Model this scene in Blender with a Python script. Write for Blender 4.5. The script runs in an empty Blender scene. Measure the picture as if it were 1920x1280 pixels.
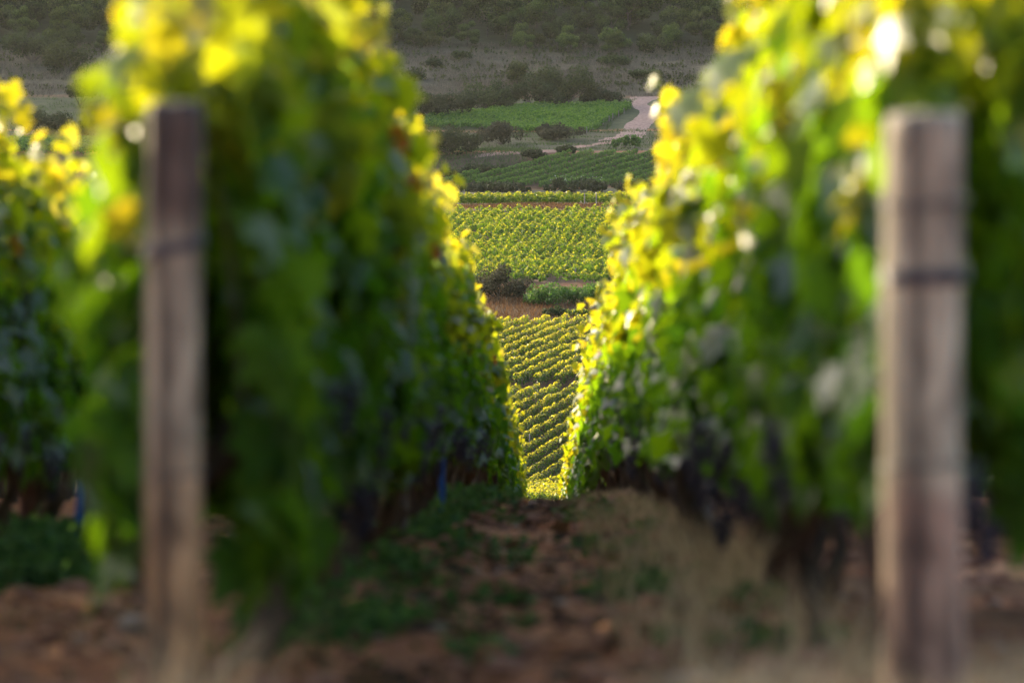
import bpy, math, random
import numpy as np
from mathutils import Vector, Matrix, Euler
rad = math.radians
rng = np.random.default_rng(7)
random.seed(7)
sc = bpy.context.scene
col = sc.collection

# ------------------------------------------------------------------ camera
LENS, FPX = 200.0, 200.0 / 36 * 1920
PITCH, YAW = rad(-5.0), math.atan(60 / FPX)
cam = bpy.data.cameras.new('camera'); camo = bpy.data.objects.new('camera', cam); col.objects.link(camo)
cam.lens = LENS; cam.sensor_width = 36; cam.clip_start = 0.5; cam.clip_end = 6000
camo.rotation_euler = (rad(90) + PITCH, 0, YAW)
cam.dof.use_dof = True; cam.dof.focus_distance = 300; cam.dof.aperture_fstop = 6.0
sc.camera = camo
RCAM = Euler(camo.rotation_euler).to_matrix()

# ------------------------------------------------------------------ light
SUN_EL, SUN_AZ = 14.0, 42.0            # azimuth to the left of the view direction (+Y)
w = bpy.data.worlds.new('World'); sc.world = w; w.use_nodes = True
nt = w.node_tree; nt.nodes.clear()
sky = nt.nodes.new('ShaderNodeTexSky'); sky.sky_type = 'NISHITA'; sky.sun_disc = False
sky.air_density = .7; sky.dust_density = 3.5; sky.sun_elevation = rad(SUN_EL); sky.sun_rotation = rad(-SUN_AZ)
bg = nt.nodes.new('ShaderNodeBackground'); bg.inputs[1].default_value = 0.15
wo = nt.nodes.new('ShaderNodeOutputWorld')
nt.links.new(sky.outputs[0], bg.inputs[0]); nt.links.new(bg.outputs[0], wo.inputs[0])
sl = bpy.data.lights.new('sun', 'SUN'); so = bpy.data.objects.new('sun', sl); col.objects.link(so)
sl.energy = 2.9; sl.angle = rad(0.5); sl.color = (1.0, 0.80, 0.52)
sdir = Vector((-math.sin(rad(SUN_AZ)) * math.cos(rad(SUN_EL)), math.cos(rad(SUN_AZ)) * math.cos(rad(SUN_EL)), math.sin(rad(SUN_EL))))
so.rotation_euler = sdir.to_track_quat('Z', 'Y').to_euler()
so.location = (-30, 20, 60)
sc.view_settings.view_transform = 'Standard'; sc.view_settings.look = 'None'
sc.view_settings.gamma = 1; sc.view_settings.exposure = 1.95
sc.cycles.max_bounces = 8; sc.cycles.volume_bounces = 0; sc.cycles.transmission_bounces = 6
sc.cycles.use_denoising = True

# ------------------------------------------------------------------ helpers
def tag(o, label=None, cat=None, group=None, kind=None):
    if label: o['label'] = label
    if cat: o['category'] = cat
    if group: o['group'] = group
    if kind: o['kind'] = kind
    return o

def empty(name, loc, label=None, cat=None, group=None):
    o = bpy.data.objects.new(name, None); o.location = loc; o.empty_display_size = .1
    col.objects.link(o); return tag(o, label, cat, group)

def mesh(name, V, F, attrs=None, smooth=False, mat=None, colattr=None):
    me = bpy.data.meshes.new(name)
    V = np.asarray(V, dtype=np.float32); F = np.asarray(F, dtype=np.int32)
    n, k = F.shape
    me.vertices.add(len(V)); me.vertices.foreach_set('co', V.ravel())
    me.loops.add(n * k); me.loops.foreach_set('vertex_index', F.ravel())
    me.polygons.add(n); me.polygons.foreach_set('loop_start', np.arange(0, n * k, k, dtype=np.int32))
    try: me.polygons.foreach_set('loop_total', np.full(n, k, dtype=np.int32))
    except Exception: pass
    me.polygons.foreach_set('use_smooth', np.full(n, bool(smooth)))
    for an, av in (attrs or {}).items():
        a = me.attributes.new(an, 'FLOAT', 'POINT'); a.data.foreach_set('value', np.asarray(av, dtype=np.float32))
    if colattr is not None:
        a = me.attributes.new('tint', 'FLOAT_COLOR', 'POINT')
        c = np.ones((len(V), 4), dtype=np.float32); c[:, :3] = colattr
        a.data.foreach_set('color', c.ravel())
    if mat: me.materials.append(mat)
    me.update(calc_edges=True)
    return me

def obj(name, me, parent=None, loc=None, mat=None):
    o = bpy.data.objects.new(name, me); col.objects.link(o)
    if parent is not None: o.parent = parent
    if loc is not None: o.location = loc
    return o

def hash2(ix, iy, s=0):
    h = (ix.astype(np.int64) * 374761393 + iy.astype(np.int64) * 668265263 + s * 974634777) & 0xffffffff
    h = ((h ^ (h >> 13)) * 1274126177) & 0xffffffff
    h = (h ^ (h >> 16)) & 0xffffffff
    return h / 4294967295.0

def vnoise(x, y, s=0):
    ix = np.floor(x); iy = np.floor(y); fx = x - ix; fy = y - iy
    fx = fx * fx * (3 - 2 * fx); fy = fy * fy * (3 - 2 * fy)
    a = hash2(ix, iy, s); b = hash2(ix + 1, iy, s); c = hash2(ix, iy + 1, s); d = hash2(ix + 1, iy + 1, s)
    return (a * (1 - fx) + b * fx) * (1 - fy) + (c * (1 - fx) + d * fx) * fy - .5

def fbm(x, y, o=4, s=0):
    r = 0; a = 1.0
    for i in range(o):
        r = r + a * vnoise(x, y, s + i); x = x * 2.03 + 11.1; y = y * 2.03 + 5.7; a *= .5
    return r

# ------------------------------------------------------------------ materials
def newmat(name):
    m = bpy.data.materials.new(name); m.use_nodes = True; m.node_tree.nodes.clear()
    return m, m.node_tree.nodes, m.node_tree.links

def N(ns, t, **kw):
    n = ns.new(t)
    for k, v in kw.items():
        if k.startswith('i'):
            n.inputs[int(k[1:])].default_value = v
        else: setattr(n, k, v)
    return n

def ramp(ns, stops):
    r = ns.new('ShaderNodeValToRGB'); e = r.color_ramp.elements
    while len(e) > 1: e.remove(e[-1])
    e[0].position = stops[0][0]; e[0].color = (*stops[0][1], 1)
    for p, c in stops[1:]:
        x = e.new(p); x.color = (*c, 1)
    return r

def leaf_mat(name, refl, trans, tfac=.5, gloss=.5, rough=.35, vary=0):
    """refl / trans: colour stops over the leaf's age (0 old and dark, 1 young and yellow, painted sunlit tops included)"""
    m, ns, ln = newmat(name)
    at = N(ns, 'ShaderNodeAttribute', attribute_name='age')
    r1 = ramp(ns, refl); r2 = ramp(ns, trans)
    ln.new(at.outputs['Fac'], r1.inputs[0]); ln.new(at.outputs['Fac'], r2.inputs[0])
    d = N(ns, 'ShaderNodeBsdfDiffuse'); t = N(ns, 'ShaderNodeBsdfTranslucent')
    if vary:
        oi = N(ns, 'ShaderNodeObjectInfo'); rr_ = ramp(ns, [(0, (1 - .7 * vary, 1 - .65 * vary, 1 - .55 * vary)), (.35, (1.1, .95, .75)), (.6, (.75, .85, .85)), (1, (1 + 1.1 * vary, 1 + .9 * vary, 1 + .4 * vary))])
        ln.new(oi.outputs['Random'], rr_.inputs[0])
        for src, dst in ((r1, d), (r2, t)):
            mm = N(ns, 'ShaderNodeMix', data_type='RGBA', blend_type='MULTIPLY'); mm.inputs[0].default_value = 1
            ln.new(src.outputs[0], mm.inputs[6]); ln.new(rr_.outputs[0], mm.inputs[7]); ln.new(mm.outputs[2], dst.inputs[0])
    else:
        ln.new(r1.outputs[0], d.inputs[0]); ln.new(r2.outputs[0], t.inputs[0])
    mx = N(ns, 'ShaderNodeMixShader', i0=tfac); ln.new(d.outputs[0], mx.inputs[1]); ln.new(t.outputs[0], mx.inputs[2])
    g = N(ns, 'ShaderNodeBsdfGlossy'); g.inputs['Roughness'].default_value = rough
    g.inputs[0].default_value = (gloss, gloss, gloss, 1)
    fr = N(ns, 'ShaderNodeFresnel'); fr.inputs[0].default_value = 1.45
    fm = N(ns, 'ShaderNodeMath', operation='MULTIPLY', i1=.12); ln.new(fr.outputs[0], fm.inputs[0])
    m2 = N(ns, 'ShaderNodeMixShader'); ln.new(fm.outputs[0], m2.inputs[0]); ln.new(mx.outputs[0], m2.inputs[1]); ln.new(g.outputs[0], m2.inputs[2])
    o = N(ns, 'ShaderNodeOutputMaterial'); ln.new(m2.outputs[0], o.inputs[0])
    return m

M = {}
M['vine_leaf'] = leaf_mat('vine_leaf',
    [(0, (.046, .105, .016)), (.45, (.072, .155, .018)), (.8, (.10, .17, .02)), (.97, (.16, .19, .03)), (.985, (.22, .09, .02)), (1, (.22, .09, .02))],
    [(0, (.09, .24, .008)), (.45, (.27, .47, .005)), (.8, (.52, .54, .008)), (.97, (.74, .60, .015)), (.985, (.55, .18, .02)), (1, (.5, .15, .02))], .5, .45, .36)
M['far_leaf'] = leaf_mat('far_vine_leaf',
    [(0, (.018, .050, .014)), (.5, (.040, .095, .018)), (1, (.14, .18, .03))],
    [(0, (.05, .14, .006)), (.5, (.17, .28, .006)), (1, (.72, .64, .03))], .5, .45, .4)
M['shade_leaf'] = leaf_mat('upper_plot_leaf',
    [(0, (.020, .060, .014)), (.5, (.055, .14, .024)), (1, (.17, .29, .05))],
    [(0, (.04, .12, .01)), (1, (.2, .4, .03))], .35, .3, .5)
def bush_mat(name, a, b, vary=0):
    return leaf_mat(name, [(0, a), (1, b)], [(0, tuple(c * 1.2 for c in a)), (1, tuple(c * 1.3 for c in b))], .3, .2, .6, vary)
M['olive'] = bush_mat('olive_shrub_leaf', (.014, .026, .009), (.085, .115, .034), .3)
M['dark'] = bush_mat('dark_shrub_leaf', (.011, .022, .009), (.055, .080, .028), .3)
M['wood_tree'] = bush_mat('woodland_leaf', (.010, .026, .008), (.105, .165, .042), .6)
M['bramble'] = bush_mat('brown_bramble_leaf', (.018, .020, .011), (.080, .078, .040))
M['weed'] = bush_mat('weed_leaf', (.035, .100, .024), (.12, .24, .05))
M['dry'] = bush_mat('dry_grass_blade', (.26, .18, .09), (.66, .52, .30))
M['rust_grass'] = bush_mat('rust_grass_blade', (.040, .024, .014), (.20, .105, .045))
M['scrub'] = bush_mat('grey_scrub_twig', (.060, .052, .040), (.18, .16, .125))
M['green_grass'] = bush_mat('green_grass_blade', (.03, .06, .02), (.09, .14, .04))
M['flower'] = bush_mat('white_flower', (.5, .5, .45), (.7, .7, .65))

def plain_mat(name, c1, c2, scale=8, rough=.85, bump=.3, stretch=(1, 1, 1), dist=.01):
    m, ns, ln = newmat(name)
    tc = N(ns, 'ShaderNodeTexCoord'); mp = N(ns, 'ShaderNodeMapping'); mp.inputs['Scale'].default_value = stretch
    ln.new(tc.outputs['Object'], mp.inputs[0])
    no = N(ns, 'ShaderNodeTexNoise'); no.inputs['Scale'].default_value = scale; no.inputs['Detail'].default_value = 6
    ln.new(mp.outputs[0], no.inputs['Vector'])
    r = ramp(ns, [(.3, c1), (.7, c2)]); ln.new(no.outputs[0], r.inputs[0])
    b = N(ns, 'ShaderNodeBsdfPrincipled'); b.inputs['Roughness'].default_value = rough
    ln.new(r.outputs[0], b.inputs['Base Color'])
    bp = N(ns, 'ShaderNodeBump'); bp.inputs['Strength'].default_value = bump; bp.inputs['Distance'].default_value = dist
    ln.new(no.outputs[0], bp.inputs['Height']); ln.new(bp.outputs[0], b.inputs['Normal'])
    o = N(ns, 'ShaderNodeOutputMaterial'); ln.new(b.outputs[0], o.inputs[0])
    return m
M['bark'] = plain_mat('vine_bark', (.040, .026, .017), (.13, .085, .055), 14, .9, .8, (3, 3, .7))
M['far_bark'] = plain_mat('tree_bark', (.04, .035, .03), (.10, .085, .07), 2, .9)
M['cane'] = plain_mat('green_cane', (.10, .10, .03), (.22, .12, .05), 10, .6)
M['steel'] = plain_mat('galvanised_steel', (.28, .28, .30), (.50, .50, .52), 20, .5, .1)
M['wire'] = plain_mat('old_wire', (.045, .042, .045), (.11, .10, .105), 30, .45, .1)
M['wire'].node_tree.nodes['Principled BSDF'].inputs['Metallic'].default_value = .5
M['blue'] = plain_mat('blue_plastic', (.01, .10, .42), (.02, .16, .60), 12, .4, .05)
M['stone'] = plain_mat('pale_limestone', (.30, .20, .15), (.50, .38, .30), 20, .9, .4)
M['clod'] = plain_mat('soil_clod', (.20, .078, .042), (.42, .20, .12), 25, .95, .6)
M['stake_brown'] = plain_mat('brown_stake_wood', (.07, .04, .028), (.17, .10, .065), 9, .9, .4, (4, 4, .5))
M['stake_red'] = plain_mat('reddish_stake_wood', (.09, .028, .022), (.20, .075, .055), 9, .9, .4, (4, 4, .5))
M['stake_grey'] = plain_mat('grey_stake_wood', (.14, .11, .10), (.30, .26, .24), 9, .9, .4, (4, 4, .5))
M['break_pink'] = plain_mat('broken_wood', (.32, .12, .09), (.50, .22, .17), 40, .9, .4)

def post_mat(name, stops, H):
    """weathered round-cornered post: long grain streaks, colour of the wood by height (top, middle, foot)"""
    m, ns, ln = newmat(name)
    tc = N(ns, 'ShaderNodeTexCoord')
    sx = N(ns, 'ShaderNodeSeparateXYZ'); ln.new(tc.outputs['Object'], sx.inputs[0])
    mp = N(ns, 'ShaderNodeMapping'); mp.inputs['Scale'].default_value = (22, 22, .9)
    ln.new(tc.outputs['Object'], mp.inputs[0])
    no = N(ns, 'ShaderNodeTexNoise'); no.inputs['Scale'].default_value = 1; no.inputs['Detail'].default_value = 7
    ln.new(mp.outputs[0], no.inputs['Vector'])
    mp2 = N(ns, 'ShaderNodeMapping'); mp2.inputs['Scale'].default_value = (14, 14, 2.2)
    ln.new(tc.outputs['Object'], mp2.inputs[0])
    n2 = N(ns, 'ShaderNodeTexNoise'); n2.inputs['Scale'].default_value = 1; n2.inputs['Detail'].default_value = 4
    ln.new(mp2.outputs[0], n2.inputs['Vector'])
    # height with a ragged edge
    a = N(ns, 'ShaderNodeMath', operation='MULTIPLY_ADD'); ln.new(n2.outputs[0], a.inputs[0]); a.inputs[1].default_value = .16
    ln.new(sx.outputs[2], a.inputs[2])
    dv = N(ns, 'ShaderNodeMath', operation='DIVIDE'); ln.new(a.outputs[0], dv.inputs[0]); dv.inputs[1].default_value = H + .08
    r = ramp(ns, stops); ln.new(dv.outputs[0], r.inputs[0])
    g = ramp(ns, [(.36, (.30, .27, .25)), (.45, (.70, .68, .66)), (.53, (1.1, 1.1, 1.08)), (.63, (1.9, 1.9, 1.9))]); ln.new(no.outputs[0], g.inputs[0])
    mu = N(ns, 'ShaderNodeMix', data_type='RGBA', blend_type='MULTIPLY'); mu.inputs[0].default_value = 1
    ln.new(r.outputs[0], mu.inputs[6]); ln.new(g.outputs[0], mu.inputs[7])
    mp3 = N(ns, 'ShaderNodeMapping'); mp3.inputs['Scale'].default_value = (16, 16, 9)
    ln.new(tc.outputs['Object'], mp3.inputs[0])
    n3 = N(ns, 'ShaderNodeTexNoise'); n3.inputs['Scale'].default_value = 1; n3.inputs['Detail'].default_value = 5; n3.inputs['Distortion'].default_value = .8
    ln.new(mp3.outputs[0], n3.inputs['Vector'])
    g3 = ramp(ns, [(.36, (.50, .47, .42)), (.47, (.95, .93, .90)), (.60, (1.35, 1.35, 1.3))]); ln.new(n3.outputs[0], g3.inputs[0])
    mu3 = N(ns, 'ShaderNodeMix', data_type='RGBA', blend_type='MULTIPLY'); mu3.inputs[0].default_value = 1
    ln.new(mu.outputs[2], mu3.inputs[6]); ln.new(g3.outputs[0], mu3.inputs[7]); mu = mu3
    b = N(ns, 'ShaderNodeBsdfPrincipled'); b.inputs['Roughness'].default_value = .8
    ln.new(mu.outputs[2], b.inputs['Base Color'])
    bp = N(ns, 'ShaderNodeBump'); bp.inputs['Strength'].default_value = .6; bp.inputs['Distance'].default_value = .004
    ln.new(no.outputs[0], bp.inputs['Height']); ln.new(bp.outputs[0], b.inputs['Normal'])
    o = N(ns, 'ShaderNodeOutputMaterial'); ln.new(b.outputs[0], o.inputs[0])
    return m

def ground_mat():
    m, ns, ln = newmat('ground_soil_and_grass')
    at = N(ns, 'ShaderNodeAttribute', attribute_name='tint')
    tc = N(ns, 'ShaderNodeTexCoord')
    n1 = N(ns, 'ShaderNodeTexNoise'); n1.inputs['Scale'].default_value = 9; n1.inputs['Detail'].default_value = 8; n1.inputs['Roughness'].default_value = .7
    ln.new(tc.outputs['Object'], n1.inputs['Vector'])
    n2 = N(ns, 'ShaderNodeTexNoise'); n2.inputs['Scale'].default_value = .7; n2.inputs['Detail'].default_value = 8
    ln.new(tc.outputs['Object'], n2.inputs['Vector'])
    r = ramp(ns, [(.3, (.45, .42, .40)), (.5, (.95, .95, .95)), (.72, (1.6, 1.5, 1.4))]); ln.new(n1.outputs[0], r.inputs[0])
    r2 = ramp(ns, [(.3, (.7, .7, .7)), (.7, (1.3, 1.25, 1.2))]); ln.new(n2.outputs[0], r2.inputs[0])
    mu = N(ns, 'ShaderNodeMix', data_type='RGBA', blend_type='MULTIPLY'); mu.inputs[0].default_value = 1
    ln.new(at.outputs['Color'], mu.inputs[6]); ln.new(r.outputs[0], mu.inputs[7])
    m2 = N(ns, 'ShaderNodeMix', data_type='RGBA', blend_type='MULTIPLY'); m2.inputs[0].default_value = 1
    ln.new(mu.outputs[2], m2.inputs[6]); ln.new(r2.outputs[0], m2.inputs[7])
    b = N(ns, 'ShaderNodeBsdfPrincipled'); b.inputs['Roughness'].default_value = .95
    b.inputs['Specular IOR Level'].default_value = .2
    ln.new(m2.outputs[2], b.inputs['Base Color'])
    bp = N(ns, 'ShaderNodeBump'); bp.inputs['Strength'].default_value = .8; bp.inputs['Distance'].default_value = .03
    ln.new(n1.outputs[0], bp.inputs['Height']); ln.new(bp.outputs[0], b.inputs['Normal'])
    o = N(ns, 'ShaderNodeOutputMaterial'); ln.new(b.outputs[0], o.inputs[0])
    return m

# ------------------------------------------------------------------ terrain
def z_at(D, py): return D * math.tan(PITCH - math.atan((py - 640) / FPX))
S0 = math.tan(PITCH - math.atan((935 - 640) / FPX))
KN = []
for d, g in [(-80, -.9), (-20, -.45), (0, -.40), (7, -.385), (10, -.345), (13, -.29), (20, -.20), (28, -.06), (35, -.01), (45, -.04),
             (60, -.24), (75, -.42), (90, -.66), (110, -.98), (128, -1.45), (150, -2.4), (175, -3.2), (240, -5.)]:
    KN.append((d, S0 * d + g))
for d, py in [(300, 985), (325, 935), (331.2, 862), (337.4, 794), (343.6, 734), (351.4, 674), (359, 622), (363.8, 600), (368.5, 590), (376, 566),
              (384, 546), (398, 549), (430, 560), (470, 546), (480, 534), (500, 492), (525, 440), (550, 394), (556, 387), (562, 385),
              (600, 370), (640, 362), (690, 354), (696, 328), (701, 304), (706, 282), (720, 276), (760, 247), (775, 222), (800, 187), (818, 158), (850, 97),
              (870, 55), (920, -80)]:
    KN.append((d, z_at(d, py)))
KN += [(960, 6.), (1100, 66.), (1300, 160.), (1500, 248.), (1700, 280.), (2800, 285.)]  # unseen ridge above the view, its height shaped to shade the upper plots
KN = np.array(KN)
_yf = np.arange(-80, 2800, .5); _zf = np.interp(_yf, KN[:, 0], KN[:, 1])
def _smooth(z, w):
    k = np.ones(w) / w; p = np.pad(z, w // 2, mode='edge'); return np.convolve(p, k, 'same')[w // 2:w // 2 + len(z)]
_zs = _smooth(_zf, 7)
_b = np.clip((_yf - 900) / 100, 0, 1); _zs = _zs * (1 - _b) + _smooth(_zf, 81) * _b
def terr(x, y, detail=False):
    x = np.asarray(x, float); y = np.asarray(y, float)
    z = np.interp(y, _yf, _zs)
    far = np.clip((y - 900) / 300, 0, 1)
    z = z + far * 14 * fbm(x / 170, y / 170, 4, 5)
    mid = np.clip((y - 400) / 60, 0, 1) * (1 - far)
    z = z + mid * .35 * fbm(x / 14, y / 9, 3, 9)
    near = np.clip((45 - y) / 25, 0, 1)
    # low ridge of hoed soil along each row, hollow between
    z = z + near * .018 * np.cos(2 * np.pi * (x - .56) / 1.13)
    if detail:
        z = z + near * (.050 * fbm(x / .22, y / .28, 4, 21) + .030 * np.abs(fbm(x / .09, y / .10, 3, 31)))
        z = z + np.clip((130 - y) / 90, 0, 1) * .04 * fbm(x / .6, y / .6, 3, 41)
    return z
def tz(x, y): return float(terr(x, y))
def ray(px, py):
    v = RCAM @ Vector(((px - 960) / FPX, -(py - 640) / FPX, -1)); return v / v.y
def at_px(px, py, d0=185):
    """first point where the picture's ray meets the terrain beyond distance d0"""
    v = ray(px, py); ys = np.arange(d0, 1400, .25)
    hit = np.nonzero(v.z * ys < terr(v.x * ys, ys))[0]
    y = ys[hit[0]] if len(hit) else 1400.
    return Vector((v.x * y, y, v.z * y))
def at_dist(px, D):
    v = ray(px, 640); return Vector((v.x * D, D, tz(v.x * D, D)))

ys = np.concatenate([np.arange(-80, 6, 2), np.arange(6, 40, .055), np.arange(40, 130, .4), np.arange(130, 260, .6), np.arange(260, 950, 3), np.arange(950, 2801, 30)])
nu = 241; u = np.linspace(-1, 1, nu)
X = (14 + .95 * np.abs(ys))[:, None] * (np.sign(u) * np.abs(u) ** 3)[None, :]
Y = np.repeat(ys[:, None], nu, 1)
Z = terr(X, Y, True)
idx = np.arange(len(ys) * nu).reshape(len(ys), nu)
F = np.stack([idx[:-1, :-1], idx[:-1, 1:], idx[1:, 1:], idx[1:, :-1]], -1).reshape(-1, 4)
def mixc(a, b, t): return a * (1 - t[..., None]) + b * t[..., None]
C = lambda *c: np.array(c, float)
soil = C(.37, .135, .058); soil2 = C(.50, .255, .135)
tc_ = mixc(soil, soil2, np.clip(fbm(X / .5, Y / .5, 3, 3) + .4, 0, 1))
weedy = np.clip(3 * (fbm(X / .8, Y / 1.2, 3, 13) - .15), 0, 1) * .4
tc_ = mixc(tc_, C(.06, .075, .03), weedy)
grassy = C(.085, .09, .04)
def band(c, a, b, e=2.0):
    global tc_
    t = np.clip((Y - a) / e, 0, 1) * np.clip((b - Y) / e, 0, 1); tc_ = mixc(tc_, c + 0 * tc_, t)
band(C(.16, .13, .06), 120, 312)
band(C(.11, .065, .04), 312, 356, .5)
band(C(.085, .055, .03), 355, 392, 1)
band(C(.07, .065, .03), 392, 478)
band(C(.10, .06, .04), 478, 551)
band(C(.09, .05, .03), 541, 562)
band(C(.07, .075, .035), 562, 690)
band(C(.09, .065, .045), 690, 706, 1)
band(C(.085, .085, .045), 706, 762, 4)
band(C(.065, .08, .034), 762, 803, 2)
scr = mixc(C(.045, .045, .028), C(.105, .088, .052), np.clip(fbm(X / 9, Y / 5, 4, 17) + .5, 0, 1))
t = np.clip((Y - 800) / 4, 0, 1); tc_ = mixc(tc_, scr, t)
t = np.clip((Y - 850) / 10, 0, 1); tc_ = mixc(tc_, C(.035, .045, .02) + 0 * tc_, t)
V = np.stack([X, Y, Z], -1).reshape(-1, 3)
g = obj('ground', mesh('ground', V, F, smooth=True, mat=ground_mat(), colattr=tc_.reshape(-1, 3)))
tag(g, 'red-brown vineyard soil running down the slope into the valley and up the far hillside', 'ground', kind='structure')

# ------------------------------------------------------------------ leaf geometry
half = [(.12, .20), (.36, .22), (.54, .02), (.38, -.13), (.58, -.42), (.30, -.46)]
P = [(0, 0), (0, -.36), (0, -.88)] + half + [(-a, b) for a, b in half]
LEAF = np.array([(x, y, -.28 * abs(x) - .35 * (y * y) * (1 if y < 0 else 0) + .10 * math.sin(7 * x + 3 * y)) for x, y in P])
LF = []
for o in (3, 9):
    tri = [(0, o, o + 1), (0, o + 1, o + 2), (0, o + 2, o + 3), (0, o + 3, 1), (1, o + 3, o + 4), (1, o + 4, o + 5), (1, o + 5, 2)]
    LF += tri if o == 3 else [(a, c, b) for a, b, c in tri]
LF = np.array(LF)
S4 = np.array([(0, .12, 0), (.5, -.1, -.14), (0, -.82, -.25), (-.5, -.1, -.14)]); S4F = np.array([(0, 1, 2), (0, 2, 3)])
def norm(a): return a / np.maximum(np.linalg.norm(a, axis=-1, keepdims=True), 1e-9)
def leaves(P, Nn, up, size, tmpl=S4, tf=S4F):
    """P positions, Nn blade normals, up the direction from tip to stalk, size per leaf"""
    n = len(P); z = norm(Nn); x = norm(np.cross(up, z)); y = np.cross(z, x)
    V = P[:, None, :] + size[:, None, None] * (tmpl[None, :, 0:1] * x[:, None, :] + tmpl[None, :, 1:2] * y[:, None, :] + tmpl[None, :, 2:3] * z[:, None, :])
    F = (np.arange(n) * len(tmpl))[:, None, None] + tf[None]
    return V.reshape(-1, 3), F.reshape(-1, tf.shape[1])

def tube(path, radii, seg=8, cap=True):
    path = np.array(path, float); n = len(path); V = []; 
    for i in range(n):
        d = path[min(i + 1, n - 1)] - path[max(i - 1, 0)]; d = d / (np.linalg.norm(d) + 1e-9)
        a = np.array([0, 0, 1.]) if abs(d[2]) < .8 else np.array([1., 0, 0])
        e1 = np.cross(d, a); e1 /= np.linalg.norm(e1); e2 = np.cross(d, e1)
        for k in range(seg):
            t = 2 * math.pi * k / seg; V.append(path[i] + radii[i] * (math.cos(t) * e1 + math.sin(t) * e2))
    F = []
    for i in range(n - 1):
        for k in range(seg):
            k2 = (k + 1) % seg; F.append((i * seg + k, i * seg + k2, (i + 1) * seg + k2, (i + 1) * seg + k))
    if cap:
        for i in (0, n - 1):
            V.append(path[i]); c = len(V) - 1
            for k in range(seg): F.append((c, i * seg + k, i * seg + (k + 1) % seg, c))
    return np.array(V), F
def quads2tris(F):
    out = []
    for f in F:
        if f[0] == f[3]: out.append((f[0], f[1], f[2]))
        else: out += [(f[0], f[1], f[2]), (f[0], f[2], f[3])]
    return out
def join(parts):
    Vs, Fs, o = [], [], 0
    for V, F in parts:
        F = np.array(quads2tris(F)) if len(F[0]) == 4 else np.array(F)
        Vs.append(V); Fs.append(F + o); o += len(V)
    return np.concatenate(Vs), np.concatenate(Fs)

# ------------------------------------------------------------------ grapevines
def vine_leaves(r, n, length=1.15, z0=.40, z1=1.26, wide=.19, size=.115, shoots=9, low=0.0):
    """a trellised vine: leaf wall along Y, from z0 up to z1, with loose shoots above and at the sides"""
    y = r.uniform(-length / 2, length / 2, n)
    zz = r.uniform(0, 1, n) ** 1.12; side = np.sign(r.uniform(-1, 1, n))
    bulge = .75 + .5 * vnoise(y * 3.1 + 7, zz * 3.3 + side * 5, int(r.integers(999)))
    x = side * wide * bulge * (.35 + .65 * np.sqrt(r.uniform(0, 1, n))) * (1 - .25 * zz ** 3)
    zb = z0 + low + .10 * vnoise(y * 2.3, side * 3, int(r.integers(999)))
    zt = z1 + .12 * vnoise(y * 2.9 + 3, side * 0, int(r.integers(999)))
    z = zb + zz * (zt - zb)
    nx = np.stack([side * r.uniform(.2, 1.2, n), r.normal(0, 1, n) * (.5 + .7 * zz), r.uniform(-.1, .9, n)], -1)
    age = np.clip(.10 + .75 * zz ** 3 + r.normal(0, .16, n), 0, .93)  # yellower with height: young growth, plus sunlit tops put into the colour
    P = [np.stack([x, y, z], -1)]; NN = [nx]; S = [size * r.uniform(.6, 1.25, n)]; A = [age]
    canes = []
    for s in range(shoots):
        sx, sy = r.uniform(-.12, .12), r.uniform(-length / 2, length / 2); top = r.uniform(.08, .34)
        dx, dy = r.normal(0, .07), r.normal(0, .07); m = int(8 + top * 34)
        t = np.linspace(0, 1, m)
        p = np.stack([sx + dx * t ** 2, sy + dy * t ** 2, z1 - .12 + (top + .08) * t], -1)
        canes.append(tube(p[::max(1, m // 4)], np.linspace(.004, .0015, len(p[::max(1, m // 4)])), 4, False))
        if s % 4 == 3:      # a shoot that has fallen out of the wires, arching to one side
            sd = r.choice((-1., 1.)); L = r.uniform(.02, .10); p = np.stack([sx * .3 + sd * (.10 + L * np.sin(t * 1.7)), sy + dy * t, r.uniform(.75, z1 - .05) + .16 * np.sin(t * 2.6) - .14 * t], -1)
        off = r.normal(0, 1, (m, 3)); off[:, 2] *= .3; off = norm(off) * .055
        P.append(p + off); NN.append(off * 8 + r.normal(0, .4, (m, 3)) + [0, 0, .4]); S.append(size * (1.05 - .4 * t) * r.uniform(.7, 1.1, m))
        A.append(np.clip(.62 + .28 * t + r.normal(0, .08, m), 0, .96))
    P = np.concatenate(P); NN = np.concatenate(NN); S = np.concatenate(S); A = np.concatenate(A)
    A = np.where(r.uniform(0, 1, len(A)) > .999, 1.0, A)
    return P, NN, S, A, canes

def vine_fol_mesh(seed, n, detailed=True, **kw):
    r = np.random.default_rng(seed); P, NN, S, A, canes = vine_leaves(r, n, **kw)
    up = np.stack([r.normal(0, .35, len(P)), r.normal(0, .35, len(P)), np.ones(len(P))], -1)
    t, f = (LEAF, LF) if detailed else (S4, S4F)
    V, F = leaves(P, NN, up, S * (1 if detailed else 1.12), t, f)
    return mesh('foliage', V, F, {'age': np.repeat(A, len(t))}, smooth=detailed, mat=M['vine_leaf']), canes

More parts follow.
